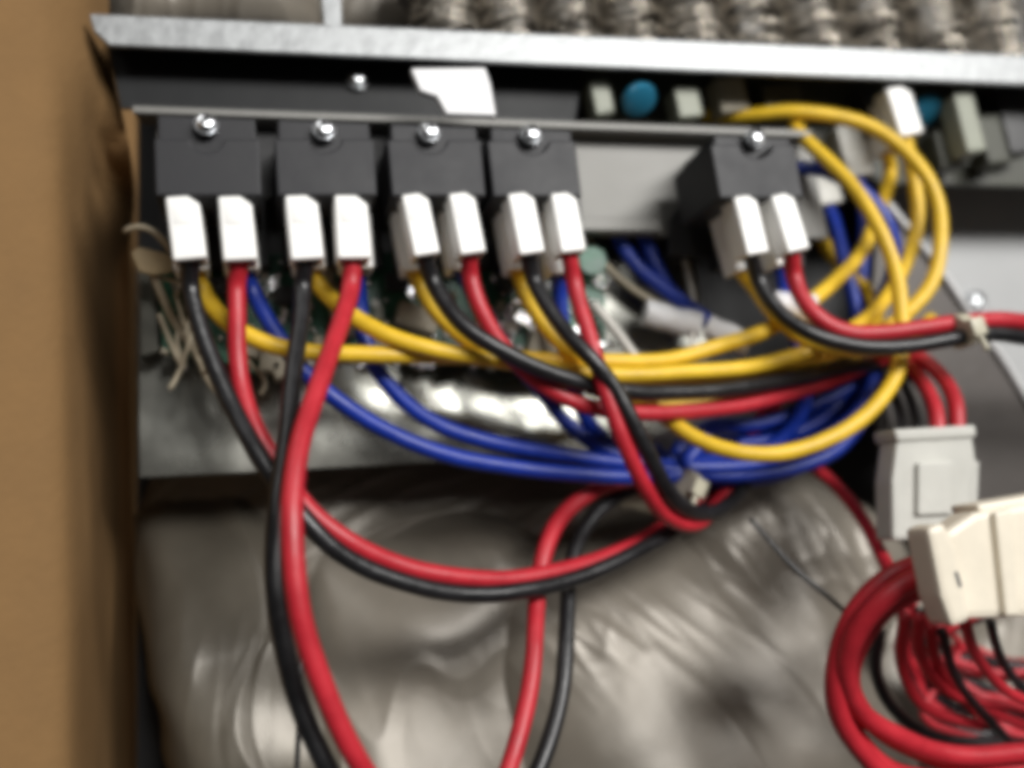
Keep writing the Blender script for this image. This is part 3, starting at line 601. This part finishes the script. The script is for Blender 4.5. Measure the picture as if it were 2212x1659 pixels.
for q in range(8):
    y_ = 1600 - q * 26; inner.append(((1960 + rt.randint(-20, 60), 1300 + rt.randint(-10, 30), 6 + q), (1945 + q * 9, 1400 + rt.randint(-20, 20), 14 + q * .6), (1980 + q * 10, 1500 - q * 4, 15 + q * .5), (2070 + rt.randint(-20, 20), y_ - 20, 14 + q), (2180, y_ + rt.randint(-14, 14), 13 + q), (2320, y_ + rt.randint(-20, 20), 12),
        '%s strand of the dark wire tangle below the cream connector' % words[q], 'wire_red' if q % 2 else 'wire_black', 1.25))
for q in range(12):
    y_ = rt.randint(1420, 1640)
    inner.append(((2000 + rt.randint(-60, 160), 1320, 4 + rt.random() * 8), (1985 + rt.randint(-50, 90), 1400, 10 + rt.random() * 8), (2040 + rt.randint(-50, 60), 1400 + (y_ - 1400) * .7, 12 + rt.random() * 8), (2150 + rt.randint(-20, 20), y_, 10 + rt.random() * 10), (2320, y_ + rt.randint(-30, 40), 10),
        'dark red strand in the tangle below the cream connector' if q % 2 else 'black strand in the tangle below the cream connector', 'wire_red' if q % 2 else 'wire_black', .9))
for *pts, lab, mt, r in inner:
    tag(tube('thin_wire', pix(pts), r, mt, None), lab, 'wire', 'thin wires below the cream connector')
tag(tube('thin_wire', pix([(1620, 1120, 2), (1720, 1230, -2), (1800, 1300, -4), (1850, 1350, -2), (1900, 1450, 2)]), .5, 'wire_black', None), 'thin dark wire lying across the grey bag to the thick red cable', 'wire')
tag(tube('thin_wire', pix([(652, 1400, -9), (648, 1480, -10), (645, 1570, -12), (640, 1700, -14)]), .45, 'wire_black', None), 'thin dark wire hanging on the left grey bag', 'wire')

# ------------------------------------------------------------------ grey padding bags
def rid(p): return (1 - min(1, abs(noise.noise(p)) * 2.2)) ** 2
def bag(label, cx, cy, hw, hh, Y, puff, seed, ang=0.0, mt='bag_grey', nu=150, nv=150, crease=(1.0, 1.0), cdir=0.6, amp=(4.0, 1.7, 0.6), back=.4, tilt=.3, tiltx=0.0, fine=-2.0, name='padding_bag', parent=None, cat='bag', group='grey padding bags', e=4):
    c = P(cx, cy, Y); k = PXMM(cx, cy, Y); A, B = hw * k, hh * k
    ca, sa = math.cos(ang), math.sin(ang); cd, sd = math.cos(cdir), math.sin(cdir)
    vs = []; idx = {}
    for side in (0, 1):
        for j in range(nv + 1):
            for i in range(nu + 1):
                brd = i in (0, nu) or j in (0, nv)
                if side and brd: idx[(1, i, j)] = idx[(0, i, j)]; continue
                u, v = 2 * i / nu - 1, 2 * j / nv - 1
                h = max(0, (1 - abs(u) ** e) * (1 - abs(v) ** e)) ** .55
                x = A * u * (1 - .10 * v * v * v * v) ; z = B * v * (1 - .10 * u ** 4)
                q = Vector((x, z, seed * 13.7))
                wp = noise.noise_vector(q * .022) * 9
                x2, z2 = x + wp.x, z + wp.y
                sx, sz = x2 * cd + z2 * sd, -x2 * sd + z2 * cd
                f1 = noise.noise(Vector((x2 * .034, z2 * .034, seed))) * amp[0]
                lump = noise.noise(Vector((sx * .035, sz * .075, seed + 9)))
                fold = max(0, rid(Vector((sx * .022, sz * .055, seed + 5))) - .55) / .45
                f2 = lump * amp[1] * 1.1 + fold * amp[1] * .35
                msk = max(0, min(1, .45 + noise.noise(Vector((x2 * .03, z2 * .03, seed + 21))) * 1.6)) * max(0, min(1, .5 + (v - fine) * 2.0))
                f3 = rid(Vector((sx * .03, sz * .22, seed + 14))) * amp[2] * msk + rid(q * .12 + Vector((0, 0, 3))) * amp[2] * .35 * msk
                d = (puff * h + (f1 + f2 * crease[0] + f3 * crease[1]) * min(1, h * 1.6))
                edge = noise.noise(Vector((u * 3, v * 3, seed + 2))) * 2.5 * (1 - h)
                X, Z = (x + edge) * ca - (z + edge) * sa, (x + edge) * sa + (z + edge) * ca
                y = (-d if side == 0 else puff * back * h) + tilt * Z + tiltx * X
                idx[(side, i, j)] = len(vs); vs.append(c + Vector((X, y, Z)))
    fs = []
    for side in (0, 1):
        for j in range(nv):
            for i in range(nu):
                f = (idx[(side, i, j)], idx[(side, i + 1, j)], idx[(side, i + 1, j + 1)], idx[(side, i, j + 1)])
                fs.append(f if side == 0 else f[::-1])
    o = mesh(name, vs, fs, mt, parent, smooth=True)
    if parent is None: tag(o, label, cat, group)
    return o
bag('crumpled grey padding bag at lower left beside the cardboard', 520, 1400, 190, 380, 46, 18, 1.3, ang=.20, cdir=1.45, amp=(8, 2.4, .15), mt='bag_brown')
bag('grey padding bag at lower centre behind the hanging loop', 930, 1460, 310, 380, 46, 18, 4.1, ang=-.10, cdir=1.9, amp=(6.5, 1.3, .15))
bag('large taupe grey padding bag at lower right with fine wrinkles at its top', 1480, 1500, 420, 380, 40, 24, 7.7, ang=.18, cdir=-1.15, amp=(4, .5, .7), fine=.3)
bag('wrinkled grey bag tucked behind the blue bundle and the thick red cable', 1690, 1210, 230, 190, 40, 12, 9.2, ang=-.65, cdir=-.5, amp=(4, 2.0, .8))
bag('dark grey bag in shadow under the lower plate', 880, 1110, 540, 170, 52, 6, 12.4, cdir=.4, amp=(4.0, 2.5, .5))
bag('dark grey bag in shadow under the connectors at lower right', 2050, 1520, 300, 330, 46, 8, 15.4, cdir=.9, amp=(3.0, 2.2, .5))
bag('blurred grey bag above the rail at the top left', 470, 10, 230, 130, 40, 14, 17.4, cdir=1.3, amp=(5.0, 2.2, .4), tilt=0)
bag('dark grey bag above the rail right of the post', 820, 0, 130, 130, 50, 8, 19.4, cdir=1.5, amp=(2.0, 1.2, .3), tilt=0)
# quilted packing above the rail
qp = empty('coil_pack', P(1500, 60, 40), 'row of brownish ribbed coils wrapped in fine silvery wire above the rail', 'coil')
for i in range(10):
    x = 905 + i * 128
    bag('', x + 30, 8, 66, 150, 26 + (i % 2) * 2, 9, 31 + i * 2.3, ang=.16, mt='bag_taupe', nu=60, nv=100, cdir=.3, amp=(2.0, 1.0, .6), crease=(1, 1.5), name='coil', parent=qp, e=3, tilt=0)
    cm = P(x + 30, 8, 26 + (i % 2) * 2); kk = PXMM(x + 30, 8, 28); bm = bmesh.new(); rnd = random.Random(i)
    for h_ in range(9):
        pts_ = []; ph = rnd.uniform(0, 6.28); sgn = 1 if h_ % 2 else -1; pitch = rnd.uniform(2.4, 6.5)
        for t_ in range(130):
            an = sgn * t_ * .42 + ph; zz = (-150 * kk + t_ * .42 / 6.28 * pitch * 1.9)
            if zz > 60 * kk: break
            rr = 1.02 + .05 * (h_ % 3) + .22 * noise.noise(Vector((t_ * .35, h_, i)))
            pts_.append(cm + Vector((62 * kk * rr * math.cos(an) - zz * .16, -6.5 - 6.5 * rr * math.sin(an), zz + 2.2 * noise.noise(Vector((t_ * .4, i, h_))))))
        sub = tube_bm(pts_, rnd.uniform(.10, .22), 5); me_ = bpy.data.meshes.new('t'); sub.to_mesh(me_); sub.free(); bm.from_mesh(me_); bpy.data.meshes.remove(me_)
    from_bm('wire_mesh', bm, 'mesh_wire', qp, smooth=True, kind='stuff')
pl = tag(prism('side_plate', [(2110, -160), (2800, -160), (2800, 180), (2110, 140)], 52, 53, 'dark_steel', None, bevel=.1), 'smooth dark grey plate behind the rail at the top right corner', 'plate')
